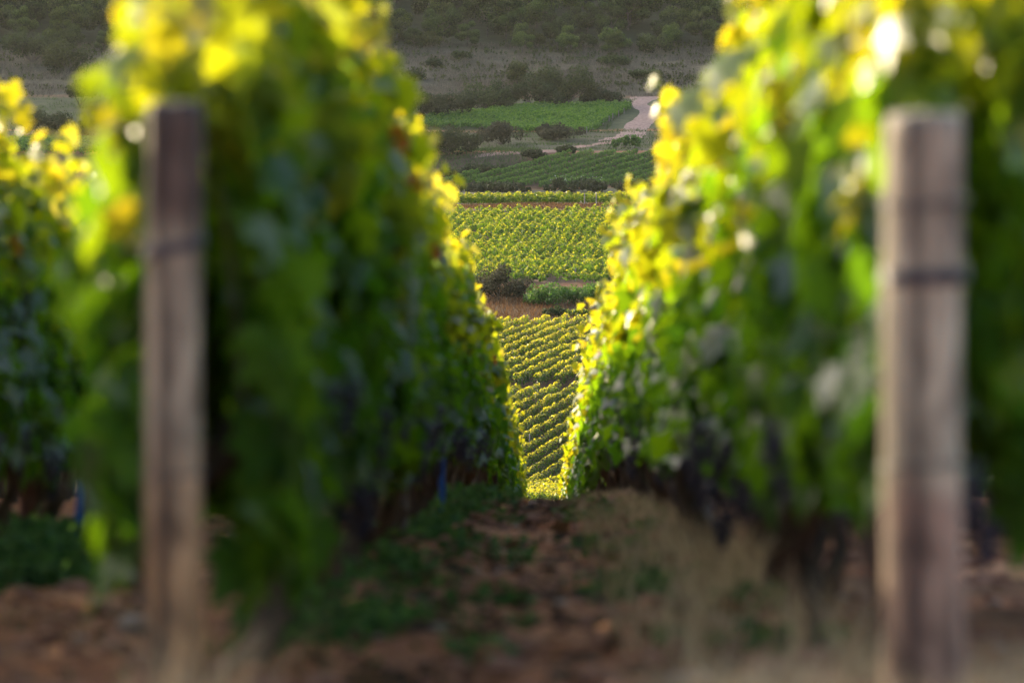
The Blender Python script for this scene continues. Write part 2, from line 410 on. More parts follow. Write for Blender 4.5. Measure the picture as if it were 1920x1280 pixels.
def trunk_mesh(seed):
    r = np.random.default_rng(seed); parts = []
    z = np.linspace(-.08, .46, 9)
    px = np.cumsum(r.normal(0, .020, 9)) + .03 * np.sin(z * r.uniform(6, 14) + r.uniform(0, 6)); py = np.cumsum(r.normal(0, .035, 9)) + r.uniform(-.3, .3) * z
    rr = np.linspace(.036, .022, 9) * r.uniform(.7, 1.5, 9); rr[-2:] *= 1.35
    p = np.stack([px, py, z], -1); parts.append(tube(p, rr, 9))
    for s in (-1, 1):
        L = r.uniform(.3, .5); q = [p[-1]]
        for i in range(1, 6): q.append(p[-1] + np.array([r.normal(0, .01), s * L * i / 5, .05 * math.sin(i) + .02 * i]))
        parts.append(tube(np.array(q), np.linspace(.022, .008, 6), 6))
    for s in range(5):
        q = [np.array([px[-1] + r.normal(0, .01), r.uniform(-.4, .4), .5])]
        for i in range(3): q.append(q[-1] + np.array([r.normal(0, .03), r.normal(0, .05), .26]))
        parts.append(tube(np.array(q), [.006, .005, .0045, .003], 5))
    V, F = join(parts)
    V = V + .006 * np.stack([fbm(V[:, 2] * 40, V[:, 1] * 40, 2, 1), fbm(V[:, 2] * 40, V[:, 0] * 40, 2, 2), 0 * V[:, 0]], -1)
    return mesh('trunk', V, F, smooth=True, mat=M['bark'])

def bunch_mesh(seed):
    r = np.random.default_rng(seed); Vs, Fs = [], []; V0, F0 = icosa(r, 0.)
    for i in range(60):
        t = r.uniform(0, 1) ** .8; a = r.uniform(0, 6.28); q = .042 * (1 - t) ** .6 * (.55 + .5 * r.uniform())
        Vs.append(V0 * r.uniform(.0075, .0095) + [q * math.cos(a), q * math.sin(a), -.02 - .125 * t]); Fs.append(F0 + 12 * i)
    return mesh('grape_bunch', np.concatenate(Vs), np.concatenate(Fs), smooth=True, mat=M['grape'])
def icosa(r, jit):
    t = (1 + 5 ** .5) / 2
    V = norm(np.array([(-1, t, 0), (1, t, 0), (-1, -t, 0), (1, -t, 0), (0, -1, t), (0, 1, t), (0, -1, -t), (0, 1, -t), (t, 0, -1), (t, 0, 1), (-t, 0, -1), (-t, 0, 1)], float))
    F = np.array([(0, 11, 5), (0, 5, 1), (0, 1, 7), (0, 7, 10), (0, 10, 11), (1, 5, 9), (5, 11, 4), (11, 10, 2), (10, 7, 6), (7, 1, 8), (3, 9, 4), (3, 4, 2), (3, 2, 6), (3, 6, 8), (3, 8, 9), (4, 9, 5), (2, 4, 11), (6, 2, 10), (8, 6, 7), (9, 8, 1)])
    return V * (1 + jit * r.normal(0, 1, (12, 1))), F
M['grape'] = plain_mat('dark_grape_skin', (.012, .010, .022), (.055, .045, .075), 30, .5, .1)
BUN = [bunch_mesh(700 + i) for i in range(3)]
NV = 6
FOLN = [vine_fol_mesh(100 + i, 640, z1=1.17, size=.120, shoots=13) for i in range(NV)]
FOLF = [vine_fol_mesh(200 + i, 430, False, size=.13) for i in range(NV)]
TRK = [trunk_mesh(300 + i) for i in range(NV)]
CAN = []
for me_, cs in FOLN:
    V, F = join(cs); CAN.append(mesh('canes', V, F, smooth=True, mat=M['cane']))

def vine(x, y, label, group, fol=None, near=True, i=None, sc_=1.0, rz=None, dz=0):
    i = random.randrange(NV) if i is None else i
    t = empty('grapevine', (x, y, tz(x, y) + dz), label, 'grapevine', group)
    t.rotation_euler.z = (random.choice((0, math.pi)) if rz is None else rz) + random.uniform(-.05, .05)
    t.scale = (random.uniform(.80, 1.08), 1, sc_)
    obj('trunk', TRK[i], t)
    if fol is not None: obj('foliage', fol, t)
    else: obj('foliage', (FOLN if near else FOLF)[i][0], t)
    if near:
        for q in range(random.randint(3, 6)):
            b = obj('grape_bunch', BUN[q % 3], t, loc=(random.choice((-1, 1)) * random.uniform(.05, .19), random.uniform(-.5, .5), random.uniform(.36, .56)))
            b.rotation_euler.z = random.uniform(0, 6); k = random.uniform(.9, 1.3); b.scale = (k, k, k)
    return t

LX, RX = -.56, .57
GL, GR = 'vines of the row behind the left wooden post', 'vines of the row behind the right wooden post'
# the first vine on each side reaches round its post and hangs lower
fl, _ = vine_fol_mesh(501, 800, True, length=1.5, z0=.30, z1=1.14, wide=.235, shoots=30, size=.112)
vine(LX - .02, 9.75, 'leafy grapevine right behind the left wooden post, yellow shoots above the post', 'grapevines', fl, rz=0) 
fr_, _ = vine_fol_mesh(502, 800, True, length=1.5, z0=.44, z1=1.14, wide=.24, shoots=30, size=.112)
vine(RX + .02, 9.0, 'leafy grapevine right behind the right wooden post, its leaves around the post top', 'grapevines', fr_, rz=0)
y = 10.9
while y < 128:
    vine(LX + random.uniform(-.02, .02) + (0 if y < 80 else .0), y, 'one grapevine of the hedge row running downhill behind the left wooden post', GL, near=y < 40, sc_=random.uniform(.94, 1.06) + (.07 if y < 15 else 0)); y += 1.0
y = 10.1
while y < 128:
    vine(RX + random.uniform(-.02, .02), y, 'one grapevine of the hedge row running downhill behind the right wooden post', GR, near=y < 40, sc_=random.uniform(.97, 1.08)); y += 1.0
SP = 1.13
yL, yR = 15.6, 19.5
while yL < 26.5:
    vine(LX - SP, yL, 'one grapevine of the row at the left edge, left of the left post', 'vines of the row at the left edge', sc_=random.uniform(.93, .99)); yL += 1
while yR < 26.5:
    vine(RX + SP, yR, 'one grapevine of the row at the right edge, right of the right post', 'vines of the row at the right edge', sc_=random.uniform(.82, .90)); yR += 1

# all further rows of the same plot: one mesh of leaves and one of trunks
def plot_rest():
    r = np.random.default_rng(77); Vs, As, Fs, o = [], [], [], 0
    tv, tf, to = [], [], 0
    pool = []
    for i in range(6):
        P, NN, S, A, _ = vine_leaves(r, 260, size=.15, shoots=5)
        up = np.stack([r.normal(0, .35, len(P)), r.normal(0, .35, len(P)), np.ones(len(P))], -1)
        V, F = leaves(P, NN, up, S); pool.append((V, F, np.repeat(A, 4)))
    stem, stf = join([tube([(0, 0, -.1), (.02, .03, .2), (0, -.02, .5)], [.04, .034, .03], 5)])
    for k in range(1, 7):
        for s in (-1, 1):
            x0 = (LX if s < 0 else RX) + s * SP * k
            y = (27.0 if k == 1 else 10.6) + .1 * k
            if k == 1:
                extra = list(np.arange(9.4, 15.2, .9)) if s < 0 else list(np.arange(10.1, 13.2, 1.0))
            else: extra = []
            yy = extra + list(np.arange(y, 126, 1.0))
            for q in yy:
                V, F, A = pool[int(r.integers(6))]
                W = V.copy(); 
                if r.uniform() < .5: W[:, 0] *= -1; W[:, 1] *= -1
                W += [x0, q, tz(x0, q)]
                Vs.append(W); Fs.append(F + o); As.append(A); o += len(W)
                tv.append(stem + [x0 + r.normal(0, .02), q, tz(x0, q)]); tf.append(stf + to); to += len(stem)
    t = tag(obj('grapevine_rows', mesh('grapevine_rows', np.concatenate(Vs), np.concatenate(Fs), {'age': np.concatenate(As)}, mat=M['vine_leaf'])),
            'further parallel vine rows of the same slope, outside the two rows that frame the alley', 'vines', kind='stuff')
    u_ = obj('trunk', mesh('trunk', np.concatenate(tv), np.concatenate(tf), smooth=True, mat=M['bark']), t); u_['kind'] = 'stuff'
plot_rest()

# ------------------------------------------------------------------ end posts
def wooden_post(name, x, y, wdt, dpt, H, mat, label, seed):
    r = np.random.default_rng(seed); seg, rings = 40, 60; V = []; z0 = -.25
    zs = np.concatenate([np.linspace(z0, H - .012, rings - 3), [H - .007, H - .002, H]])
    for i, z in enumerate(zs):
        ins = 1.0 if i < rings - 3 else (.95, .88, .76)[i - rings + 3]
        for k in range(seg):
            t = 2 * math.pi * k / seg; c, s = math.cos(t), math.sin(t); e = 2.7
            q = (abs(c) ** e + abs(s) ** e) ** (-1 / e)
            g = .0042 * fbm(np.array(k * .5), np.array(z * 3 + seed), 3, seed)
            lean = .004 * math.sin(z * 5 + seed)
            ins_ = ins * (1.02 - .07 * max(0, z / H)); V.append((q * c * (wdt / 2 * ins_ + g) + lean, q * s * (dpt / 2 * ins + g), z + (.005 * float(fbm(np.array(c * 3), np.array(s * 3), 2, seed)) if i >= rings - 3 else 0)))
    F = []
    for i in range(rings - 1):
        for k in range(seg):
            k2 = (k + 1) % seg; F.append((i * seg + k, i * seg + k2, (i + 1) * seg + k2, (i + 1) * seg + k))
    V.append((0, 0, H + .002)); c = len(V) - 1
    for k in range(seg): F.append(((rings - 1) * seg + k, (rings - 1) * seg + (k + 1) % seg, c, (rings - 1) * seg + k))
    F = quads2tris_cap(F)
    t = empty(name, (x, y, tz(x, y)), label, 'post')
    obj('shaft', mesh('shaft', np.array(V), F, smooth=True, mat=mat), t)
    return t
def quads2tris_cap(F):
    out = []
    for f in F:
        if f[3] == f[0]: out.append((f[0], f[1], f[2]))
        else: out += [(f[0], f[1], f[2]), (f[0], f[2], f[3])]
    return np.array(out)
def wrap(parent, z, wdt, dpt, turns, rr, tilt=0, mat='wire', name='wire_wrap', pitch=.006):
    pts = []
    n = int(40 * turns)
    for i in range(n + 1):
        t = 2 * math.pi * i / 40; c, s = math.cos(t), math.sin(t); q = (abs(c) ** 2.7 + abs(s) ** 2.7) ** (-1 / 2.7)
        pts.append((q * c * (wdt / 2 + rr), q * s * (dpt / 2 + rr), z + pitch * i / 40 + tilt * c))
    V, F = tube(pts, [rr] * len(pts), 6)
    return obj(name, mesh(name, V, np.array(quads2tris(F)), smooth=True, mat=M[mat]), parent)

DL, DR = 8.6, 7.65
xl = ray(326, 640).x * DL; xr = ray(1733, 640).x * DR
zl_top = ray(326, 192).z * DL; zr_top = ray(1733, 213).z * DR
HL = zl_top - tz(xl, DL); HR = zr_top - tz(xr, DR)
def hz(px, py, D, x): return ray(px, py).z * D - tz(x, D)
pm = post_mat('left_post_wood', [(0, (.20, .11, .045)), (.30, (.23, .13, .056)), (.42, (.20, .135, .072)), (.52, (.195, .160, .105)), (.80, (.165, .135, .090)), (.845, (.075, .052, .036)), (1, (.048, .032, .022))], HL)
lp = wooden_post('wooden_post', xl, DL, .086, .09, HL, pm, 'narrower weathered wooden end post on the left, dark brown at the top', 3)
wrap(lp, hz(326, 468, DL, xl) - .006, .086, .09, 3.2, .0028, tilt=.010)
wrap(lp, hz(326, 890, DL, xl), .086, .09, 1.5, .0018)
pm2 = post_mat('right_post_wood', [(0, (.17, .10, .062)), (.44, (.20, .128, .086)), (.50, (.22, .19, .130)), (.80, (.21, .183, .128)), (.86, (.12, .102, .072)), (.9, (.165, .14, .098)), (1, (.20, .175, .125))], HR)
rp = wooden_post('wooden_post', xr, DR, .109, .105, HR, pm2, 'thicker pale grey wooden end post on the right, bound with wire', 8)
wrap(rp, hz(1733, 530, DR, xr), .109, .105, 4.2, .0028, tilt=.0015, pitch=.005)
wrap(rp, hz(1733, 385, DR, xr), .109, .105, 1.6, .0022, tilt=.003)
wrap(rp, hz(1733, 872, DR, xr), .109, .105, 1.3, .0016, tilt=.003)

# trellis wires running from the posts along the rows
def trellis(x0, y0, h, x1, label, name='trellis_wire'):
    pts = [(x0 + (x1 - x0) * min(1, (y - y0) / 3), y, tz(x1, y) + h) for y in [y0] + list(np.arange(math.ceil(y0) + 1, 60, 3.))]
    V, F = tube(pts, [.0014] * len(pts), 5)
    tag(obj(name, mesh(name, V, np.array(quads2tris(F)), smooth=True, mat=M['wire'])), label, 'wire')
trellis(xl + .02, DL + .052, .72, LX, 'thin trellis wire tied round the left post and running back into the leaves')
trellis(xr - .02, DR + .06, .70, RX, 'thin trellis wire tied round the right post and running back into the leaves')
trellis(xl, DL + .052, .38, LX, 'lower trellis wire leaving the left post near its brown foot')
trellis(xr, DR + .06, .40, RX, 'lower trellis wire leaving the right post near its brown foot')

# ------------------------------------------------------------------ stakes and guards under the vines
def stake(name, px, ptop, pbot, D, width, mat, label, cat='stake', lean=0, top=None, sq=False):
    x = ray(px, 640).x * D; g = tz(x, D); zt = ray(px, ptop).z * D; H = zt - g
    t = empty(name, (x, D, g), label, cat)
    n = 8; p = [(lean * H * i / n + .003 * math.sin(i * 2.1), .002 * math.cos(i), -.06 + (H + .06) * i / n) for i in range(n + 1)]
    V, F = tube(p, [width / 2 * (1 + .06 * math.sin(i * 1.7)) for i in range(n)] + [width / 2 * .82], 10)
    obj('shaft', mesh('shaft', V, np.array(quads2tris(F)), smooth=True, mat=M[mat]), t)
    if top:
        V, F = tube([(p[-1][0], p[-1][1], H - .02), (p[-1][0] - .004, 0, H + .012), (p[-1][0] + .006, 0, H + .028)], [width * .56, width * .6, width * .25], 9)
        obj('splintered_top', mesh('splintered_top', V, np.array(quads2tris(F)), smooth=False, mat=M[top]), t)
    return t
stake('vine_guard', 828, 842, 905, 26, .032, 'blue', 'bright blue plastic guard at the foot of a vine in the left row', 'guard')
stake('vine_guard', 146, 905, 958, 18.2, .024, 'blue', 'dull blue plastic guard under the far left row, beside the dark trunks', 'guard')
stake('wooden_stake', 622, 955, 1090, 13.4, .045, 'stake_brown', 'brown wooden stake in the left row, right of the hanging leaves')
stake('wooden_stake', 757, 850, 930, 20, .034, 'stake_grey', 'pale grey wooden stake in the left row, left of the bright blue guard')
stake('metal_stake', 1325, 850, 925, 17.8, .026, 'steel', 'whitish metal stake below the leaves of the right row', 'stake')
stake('wooden_stake', 50, 782, 985, 18.6, .062, 'stake_red', 'dark reddish stake at the left edge with a pink broken top', top='break_pink')
stake('wooden_stake', 1490, 1008, 1160, 12.6, .052, 'stake_red', 'reddish wooden stake leaning in the dark under the right row', lean=.10)
stake('wooden_stake', 470, 1080, 1150, 11.6, .055, 'stake_red', 'short reddish stake low between the left post and the brown stake')

# ------------------------------------------------------------------ ground cover
def blades(name, P, H, wd, lean, mat, label, cat, r, seg=2, agek=None):
    """grass: each blade a bent tapering strip"""
    n = len(P); a = r.uniform(0, 2 * np.pi, n); d = np.stack([np.cos(a), np.sin(a), 0 * a], -1)
    b = r.uniform(0, 2 * np.pi, n); side = np.stack([np.cos(b), np.sin(b) * .4, 0 * b], -1)
    L = lean * H * r.uniform(.2, 1.2, n); up = np.array([0, 0, 1.])
    lv = []
    for t, ww in ((0, 1), (.55, .8), (1, .12)):
        c = P + up * (H * t * (1 - .25 * t * lean))[:, None] + d * (L * t * t)[:, None]
        lv += [c - side * (wd * ww / 2)[:, None], c + side * (wd * ww / 2)[:, None]]
    V = np.stack(lv, 1).reshape(-1, 3); o = (np.arange(n) * 6)[:, None]
    F = np.concatenate([o + [0, 1, 3], o + [0, 3, 2], o + [2, 3, 5], o + [2, 5, 4]])
    age = r.uniform(0, 1, n) if agek is None else agek
    return tag(obj(name, mesh(name, V, F, {'age': np.repeat(age, 6)}, mat=M[mat])), label, cat, kind='stuff')

def scatter(r, n, x0, x1, y0, y1, dens=None):
    x = r.uniform(x0, x1, n); y = r.uniform(y0, y1, n)
    if dens is not None:
        k = r.uniform(0, 1, n) < dens(x, y); x, y = x[k], y[k]
    return x, y
r = np.random.default_rng(5)
def clumpy(s, th=.0, g=4, fx=.25, fy=.4):
    return lambda x, y: np.clip(g * (fbm(x / fx, y / fy, 2, s) - th), 0, 1)
# dry grass right of the alley and at the feet of the posts
def P3(x, y, dz=-.01): return np.stack([x, y, terr(x, y) + dz], -1)
xs_, ys_ = scatter(r, 26000, .14, .60, 9.5, 34, lambda x, y: clumpy(51, .10, 5, .14, .5)(x, y) * np.clip((x - .12) / .25, .1, 1))
blades('dry_grass', P3(xs_, ys_), r.uniform(.05, .27, len(xs_)) * np.clip(1.2 - (ys_ - 10) / 30, .4, 1), r.uniform(.002, .006, len(xs_)), .7, 'dry', 'pale dry grass along the foot of the right vine row', 'grass', r)
xs_, ys_ = scatter(r, 5200, .18, 1.2, 7.0, 8.9, clumpy(61, -.1))
xq, yq = scatter(r, 260, -.68, -.40, 7.7, 8.5, lambda x, y: np.exp(-((x + .49) / .07) ** 2))
blades('dry_grass', P3(np.concatenate([xs_, xq]), np.concatenate([ys_, yq])), np.concatenate([r.uniform(.06, .20, len(xs_)), r.uniform(.10, .27, len(xq))]),
       r.uniform(.002, .005, len(xs_) + len(xq)), .8, 'dry', 'tall straw-coloured grass around the feet of the two wooden end posts', 'grass', r)
xs_, ys_ = scatter(r, 16000, -1.9, -.2, 9, 24, clumpy(71, .12, 5))
blades('green_grass', P3(xs_, ys_), r.uniform(.02, .09, len(xs_)), r.uniform(.002, .005, len(xs_)), .8, 'green_grass', 'short green grass tufts under the left vine rows', 'grass', r)
# broad-leaved weeds on the left of the alley
def weeds(name, x, y, H, r, sz, label, mat='weed', rn=14):
    n = len(x); m = rn; X_ = np.repeat(x, m) + r.normal(0, .035, n * m); Y_ = np.repeat(y, m) + r.normal(0, .04, n * m)
    z = terr(X_, Y_) + np.repeat(H, m) * r.uniform(.05, 1, n * m)
    Nn = r.normal(0, .6, (n * m, 3)) + [0, -.2, .8]; up = r.normal(0, 1, (n * m, 3))
    V, F = leaves(np.stack([X_, Y_, z], -1), Nn, up, sz * r.uniform(.5, 1.2, n * m))
    tag(obj(name, mesh(name, V, F, {'age': np.repeat(r.uniform(0, 1, n * m), 4)}, mat=M[mat])), label, 'weeds', kind='stuff')
xs_, ys_ = scatter(r, 2000, -.62, -.02, 11, 33, lambda x, y: clumpy(81, .14, 6, .13, .5)(x, y) * np.clip((-.02 - x) / .3, 0, 1))
weeds('green_weeds', xs_, ys_, r.uniform(.03, .13, len(xs_)), r, .035, 'low green weeds along the left side of the soil alley')
xs_, ys_ = scatter(r, 900, -2.0, -1.3, 14, 19.5, clumpy(91, -.15))
weeds('green_weeds', xs_, ys_, r.uniform(.05, .16, len(xs_)), r, .045, 'clump of green weeds under the row at the left edge')
xs_, ys_ = scatter(r, 700, .1, .55, 11, 30, clumpy(95, .05))
weeds('green_weeds', xs_, ys_, r.uniform(.03, .09, len(xs_)), r, .032, 'scattered green weeds among the dry grass of the right row')

# clods and stones
def icosa(r, jit):
    t = (1 + 5 ** .5) / 2
    V = norm(np.array([(-1, t, 0), (1, t, 0), (-1, -t, 0), (1, -t, 0), (0, -1, t), (0, 1, t), (0, -1, -t), (0, 1, -t), (t, 0, -1), (t, 0, 1), (-t, 0, -1), (-t, 0, 1)], float))
    F = np.array([(0, 11, 5), (0, 5, 1), (0, 1, 7), (0, 7, 10), (0, 10, 11), (1, 5, 9), (5, 11, 4), (11, 10, 2), (10, 7, 6), (7, 1, 8), (3, 9, 4), (3, 4, 2), (3, 2, 6), (3, 6, 8), (3, 8, 9), (4, 9, 5), (2, 4, 11), (6, 2, 10), (8, 6, 7), (9, 8, 1)])
    return V * (1 + jit * r.normal(0, 1, (12, 1))), F
def rocks(name, x, y, s, mat, label, cat, r, flat=.6):
    Vs, Fs = [], []; n = len(x)
    base = [icosa(r, .16) for _ in range(8)]; z = terr(x, y, True)
    for i in range(n):
        V, F = base[i % 8]; a = r.uniform(0, 6.28); c, q = math.cos(a), math.sin(a)
        W = V * [s[i] * r.uniform(.7, 1.3), s[i], s[i] * flat]; W = np.stack([W[:, 0] * c - W[:, 1] * q, W[:, 0] * q + W[:, 1] * c, W[:, 2]], -1)
        Vs.append(W + [x[i], y[i], z[i] + s[i] * .2]); Fs.append(F + 12 * i)
    tag(obj(name, mesh(name, np.concatenate(Vs), np.concatenate(Fs), mat=M[mat])), label, cat, kind='stuff')
xs_, ys_ = scatter(r, 9000, -2.2, 2.2, 8.5, 36, None)
rocks('soil_clods', xs_, ys_, r.gamma(2, .006, len(xs_)) + .004, 'clod', 'crumbled red-brown clods covering the alley', 'soil', r)
xs_, ys_ = scatter(r, 420, -1.6, 1.6, 8.5, 36, None)
rocks('stones', xs_, ys_, r.gamma(2, .006, len(xs_)) + .006, 'stone', 'small pale stones lying on the red-brown soil', 'stones', r, .45)
# fallen leaves and bits of prunings in the alley
xs_, ys_ = scatter(r, 1500, -.5, .55, 9, 34, None)
Nn = r.normal(0, .35, (len(xs_), 3)) + [0, 0, 1]
V, F = leaves(np.stack([xs_, ys_, terr(xs_, ys_, True) + .012], -1), Nn, r.normal(0, 1, (len(xs_), 3)), r.uniform(.03, .09, len(xs_)), LEAF, LF)
tag(obj('fallen_leaves', mesh('fallen_leaves', V, F, {'age': np.repeat(r.uniform(0, .8, len(xs_)), len(LEAF))}, mat=M['rust_grass'])), 'dry fallen vine leaves scattered on the soil between the rows', 'leaves', kind='stuff')

# ------------------------------------------------------------------ vineyard plots in the valley
def inpoly(x, y, poly):
    c = np.zeros(len(x), bool); n = len(poly)
    for i in range(n):
        x1, y1 = poly[i]; x2, y2 = poly[(i + 1) % n]
        if y1 == y2: continue
        k = ((y1 > y) != (y2 > y)) & (x < (x2 - x1) * (y - y1) / (y2 - y1) + x1); c ^= k
    return c
def plot(name, poly, k, s, per_m, H, wd, leaf, mat, label, seed, tone_base=.35, holes=None, lit_top=.5, z0=.3, vine_step=1.0, ragged=.25, miss=.0):
    """rows of hedged vines: direction (1, k) on the ground, spacing s, inside a ground polygon"""
    r = np.random.default_rng(seed); poly = np.array([(p[0], p[1]) for p in poly])
    d = np.array([1, k]) / math.hypot(1, k); nn = np.array([-d[1], d[0]])
    tt = poly @ d; oo = poly @ nn
    rows = np.arange(math.floor(oo.min() / s), math.ceil(oo.max() / s) + 1) * s
    L = tt.max() - tt.min(); n = int(L * per_m)
    Ps = []
    for o in rows:
        t = r.uniform(tt.min(), tt.max(), n); Ps.append(np.stack([t, np.full(n, o)], -1))
    Q = np.concatenate(Ps); t, o = Q[:, 0], Q[:, 1]
    x = t * d[0] + o * nn[0]; y = t * d[1] + o * nn[1]
    m = inpoly(x, y, poly)
    if holes is not None: m &= ~holes(x, y)
    if miss: m &= hash2(np.floor(t / vine_step), np.round(o / s) + 300, seed) > miss
    x, y, t, o = x[m], y[m], t[m], o[m]; n = len(x)
    vi = np.floor(t / vine_step); ph = t / vine_step - vi - .5
    hv = hash2(vi, np.round(o / s) + 500, seed)
    bump = 1 - ragged * (1.2 * np.abs(ph) + .9 * (hv - .3)) + .10 * fbm(t * 2.5, o * 3, 2, seed)
    top = H * bump
    zz = r.uniform(0, 1, n) ** .75; a = r.uniform(-1, 1, n)
    wv = wd * (.8 + .5 * vnoise(t * 1.7, o * 5, seed + 3)) * np.sqrt(np.clip(1 - zz ** 5, .1, 1))
    off = np.sign(a) * np.sqrt(np.abs(a)) * wv
    z = terr(x, y) + z0 + zz * (top - z0)
    P = np.stack([x + off * nn[0], y + off * nn[1], z], -1)
    Nn = np.stack([nn[0] * a * 1.6, nn[1] * a * 1.6, .25 + zz], -1) + r.normal(0, .45, (n, 3))
    up = np.stack([r.normal(0, .4, n), r.normal(0, .4, n), np.ones(n)], -1)
    V, F = leaves(P, Nn, up, leaf * r.uniform(.6, 1.3, n))
    age = np.clip(tone_base * r.uniform(.3, 1.3, n) + lit_top * zz ** 3 + r.normal(0, .1, n), 0, 1)  # paler row tops: a lit look put into the leaf colour
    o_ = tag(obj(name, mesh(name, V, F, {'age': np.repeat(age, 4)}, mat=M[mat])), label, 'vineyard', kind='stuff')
    # trunks and stakes under the leaves
    return o_
# plot A: sunlit rows at the bottom of the alley, a cross path through it
plot('vineyard_plot', [(-22, 313), (22, 313), (22, 361.5), (-22, 357)], 1.75, 1.0, 170, 1.2, .26, .13, 'far_leaf',
     'sunlit vineyard of slanting hedge rows low in the gap between the two vine rows', 11, .38, lambda x, y: (np.abs(y - 343.0 - .15 * x) < .9), .8, ragged=.14)
# plot B
bp = [at_px(500, 531, 470), at_px(1500, 531, 470), at_px(1500, 391, 470), at_px(500, 392, 470)]
plot('vineyard_plot', [(-40, 479), (40, 479), (40, 543), (-40, 543)], .55, 1.7, 120, 1.4, .25, .18, 'far_leaf',
     'large dense sunlit vineyard in the middle of the gap, below the rust-coloured bank', 12, .2, None, .6, vine_step=1.1, ragged=.5, miss=.08)
# plot C: narrow strip
plot('vineyard_plot', [(-45, 560.5), (45, 560.5), (45, 566), (-45, 566)], 0.0, 1.3, 110, 1.35, .3, .2, 'far_leaf',
     'narrow sunlit vineyard strip above the rust-coloured bank', 13, .4, None, .45, ragged=.3, z0=.25)
# plot E: shaded, slanting rows
pe = [at_px(700, 352, 640), at_px(1500, 352, 640), at_px(1500, 290, 640), at_px(1187, 292, 640), at_px(1052, 296, 640), at_px(1009, 304, 640), at_px(827, 348, 640), at_px(700, 345, 640)]
plot('vineyard_plot', pe, .95, 1.75, 110, 1.15, .25, .2, 'shade_leaf', 'shaded green vineyard with slanting rows below the narrow track', 14, .5, None, .5, ragged=.2)
# plot F: upper plot beside the dirt road
pf = [at_px(640, 238, 700), at_px(900, 243, 700), at_px(1060, 252, 700), at_px(1098, 249, 700), at_px(1183, 207, 700), at_px(1182, 201, 700), at_px(1100, 202, 700), at_px(960, 208, 700), at_px(780, 227, 700), at_px(640, 236, 700)]
plot('vineyard_plot', pf, .5, 1.2, 60, 1.2, .36, .26, 'shade_leaf', 'shaded green vineyard plot on the terrace left of the pale dirt road', 15, .55, None, .5, ragged=.35)
pg = [at_px(-60, 292, 640), at_px(230, 292, 640), at_px(230, 269, 640), at_px(60, 268, 640), at_px(-60, 273, 640)]
plot('vineyard_plot', pg, .7, 1.3, 60, 1.2, .32, .26, 'shade_leaf', 'small shaded vineyard glimpsed between the left post and the row at the left edge', 16, .45, None, .4, ragged=.3)
ph_ = [at_px(1850, 235, 640), at_px(2050, 235, 640), at_px(2050, 196, 640), at_px(1850, 198, 640)]
plot('vineyard_plot', ph_, -.9, 2.0, 60, 1.15, .32, .26, 'shade_leaf', 'shaded vineyard rows glimpsed at the right edge above the thicker post', 17, .55, None, .4, ragged=.2)

# small posts at the row ends
def far_post(px, py, Hh, D0, label, group=None, wdt=.09):
    p = at_px(px, py, D0); V, F = tube([(0, 0, -.2), (.005, 0, Hh * .5), (0, 0, Hh)], [wdt / 2, wdt / 2, wdt / 2 * .9], 8)
    o = tag(obj('vineyard_post', mesh('vineyard_post', V, np.array(quads2tris(F)), smooth=True, mat=M['stake_grey']), loc=p), label, 'post', group)
for px, py in [(1178, 206), (1170, 214), (1160, 219), (1149, 224), (1142, 229), (1131, 234), (1122, 239), (1112, 244), (1100, 250)]:
    far_post(px, py, .85, 700, 'one small grey end post along the upper shaded vineyard, beside the dirt road', 'end posts of the upper vineyard plot', .11)
far_post(1079, 527, 1.1, 470, 'single grey post at the lower edge of the large sunlit vineyard', None, .13)
far_post(993, 856, 1.35, 318, 'thin pale post among the sunlit slanting rows, close to the left vine row', None, .07)
for px, py in [(1096, 386), (1118, 386)]:
    far_post(px, py, 1.25, 540, 'one of two thin posts at the front of the narrow sunlit vineyard strip', 'posts of the narrow strip', .1)

# ------------------------------------------------------------------ dirt road and track
def strip(name, left, right, d0, label, c1, c2, dz=.05, sub=8):
    L = [at_px(*p, d0) for p in left]; R = [at_px(*p, d0) for p in right]
    def resample(A, n):
        A = np.array([tuple(a) for a in A]); s = np.r_[0, np.cumsum(np.linalg.norm(np.diff(A[:, :2], axis=0), axis=1))]; t = np.linspace(0, s[-1], n)
        k = np.stack([np.interp(t, s, A[:, i]) for i in range(2)], -1); k[1:-1] = (k[:-2] + 2 * k[1:-1] + k[2:]) / 4; return k
    n = 60; A = resample(L, n); B = resample(R, n); m = 9; V = []
    for i in range(n):
        for j in range(m):
            q = A[i] + (B[i] - A[i]) * j / (m - 1); jit = .25 * float(fbm(np.array(i * .4), np.array(j * 3.), 2, 5)) if j in (0, m - 1) else 0
            V.append((q[0] + jit, q[1], tz(q[0] + jit, q[1]) + (dz if 0 < j < m - 1 else -.02)))
    F = [(i * m + j, i * m + j + 1, (i + 1) * m + j + 1, (i + 1) * m + j) for i in range(n - 1) for j in range(m - 1)]
    mat = plain_mat(name + '_surface', c1, c2, 2.5, .95, .5, (1, .5, 1), .06)
    tag(obj(name, mesh(name, np.array(V), np.array(F), smooth=True, mat=mat)), label, 'road', kind='structure')
strip('dirt_road', [(1178, 182), (1183, 192), (1187, 203), (1199, 209), (1190, 222), (1168, 236), (1160, 250), (1120, 266)],
      [(1247, 181), (1222, 190), (1214, 196), (1228, 201), (1246, 212), (1236, 222), (1221, 233), (1204, 262)], 700,
      'pale winding dirt road climbing the terrace beside the right vine row', (.22, .135, .10), (.38, .24, .19))
strip('dirt_track', [(1180, 262), (1130, 266), (1080, 274), (1045, 281), (1000, 284), (935, 286), (890, 292)],
      [(1180, 267), (1130, 272), (1080, 279), (1045, 286), (1000, 288), (935, 291), (890, 298)], 700,
      'narrow pinkish track running left from the dirt road above the shaded slanting rows', (.24, .13, .09), (.38, .23, .17))

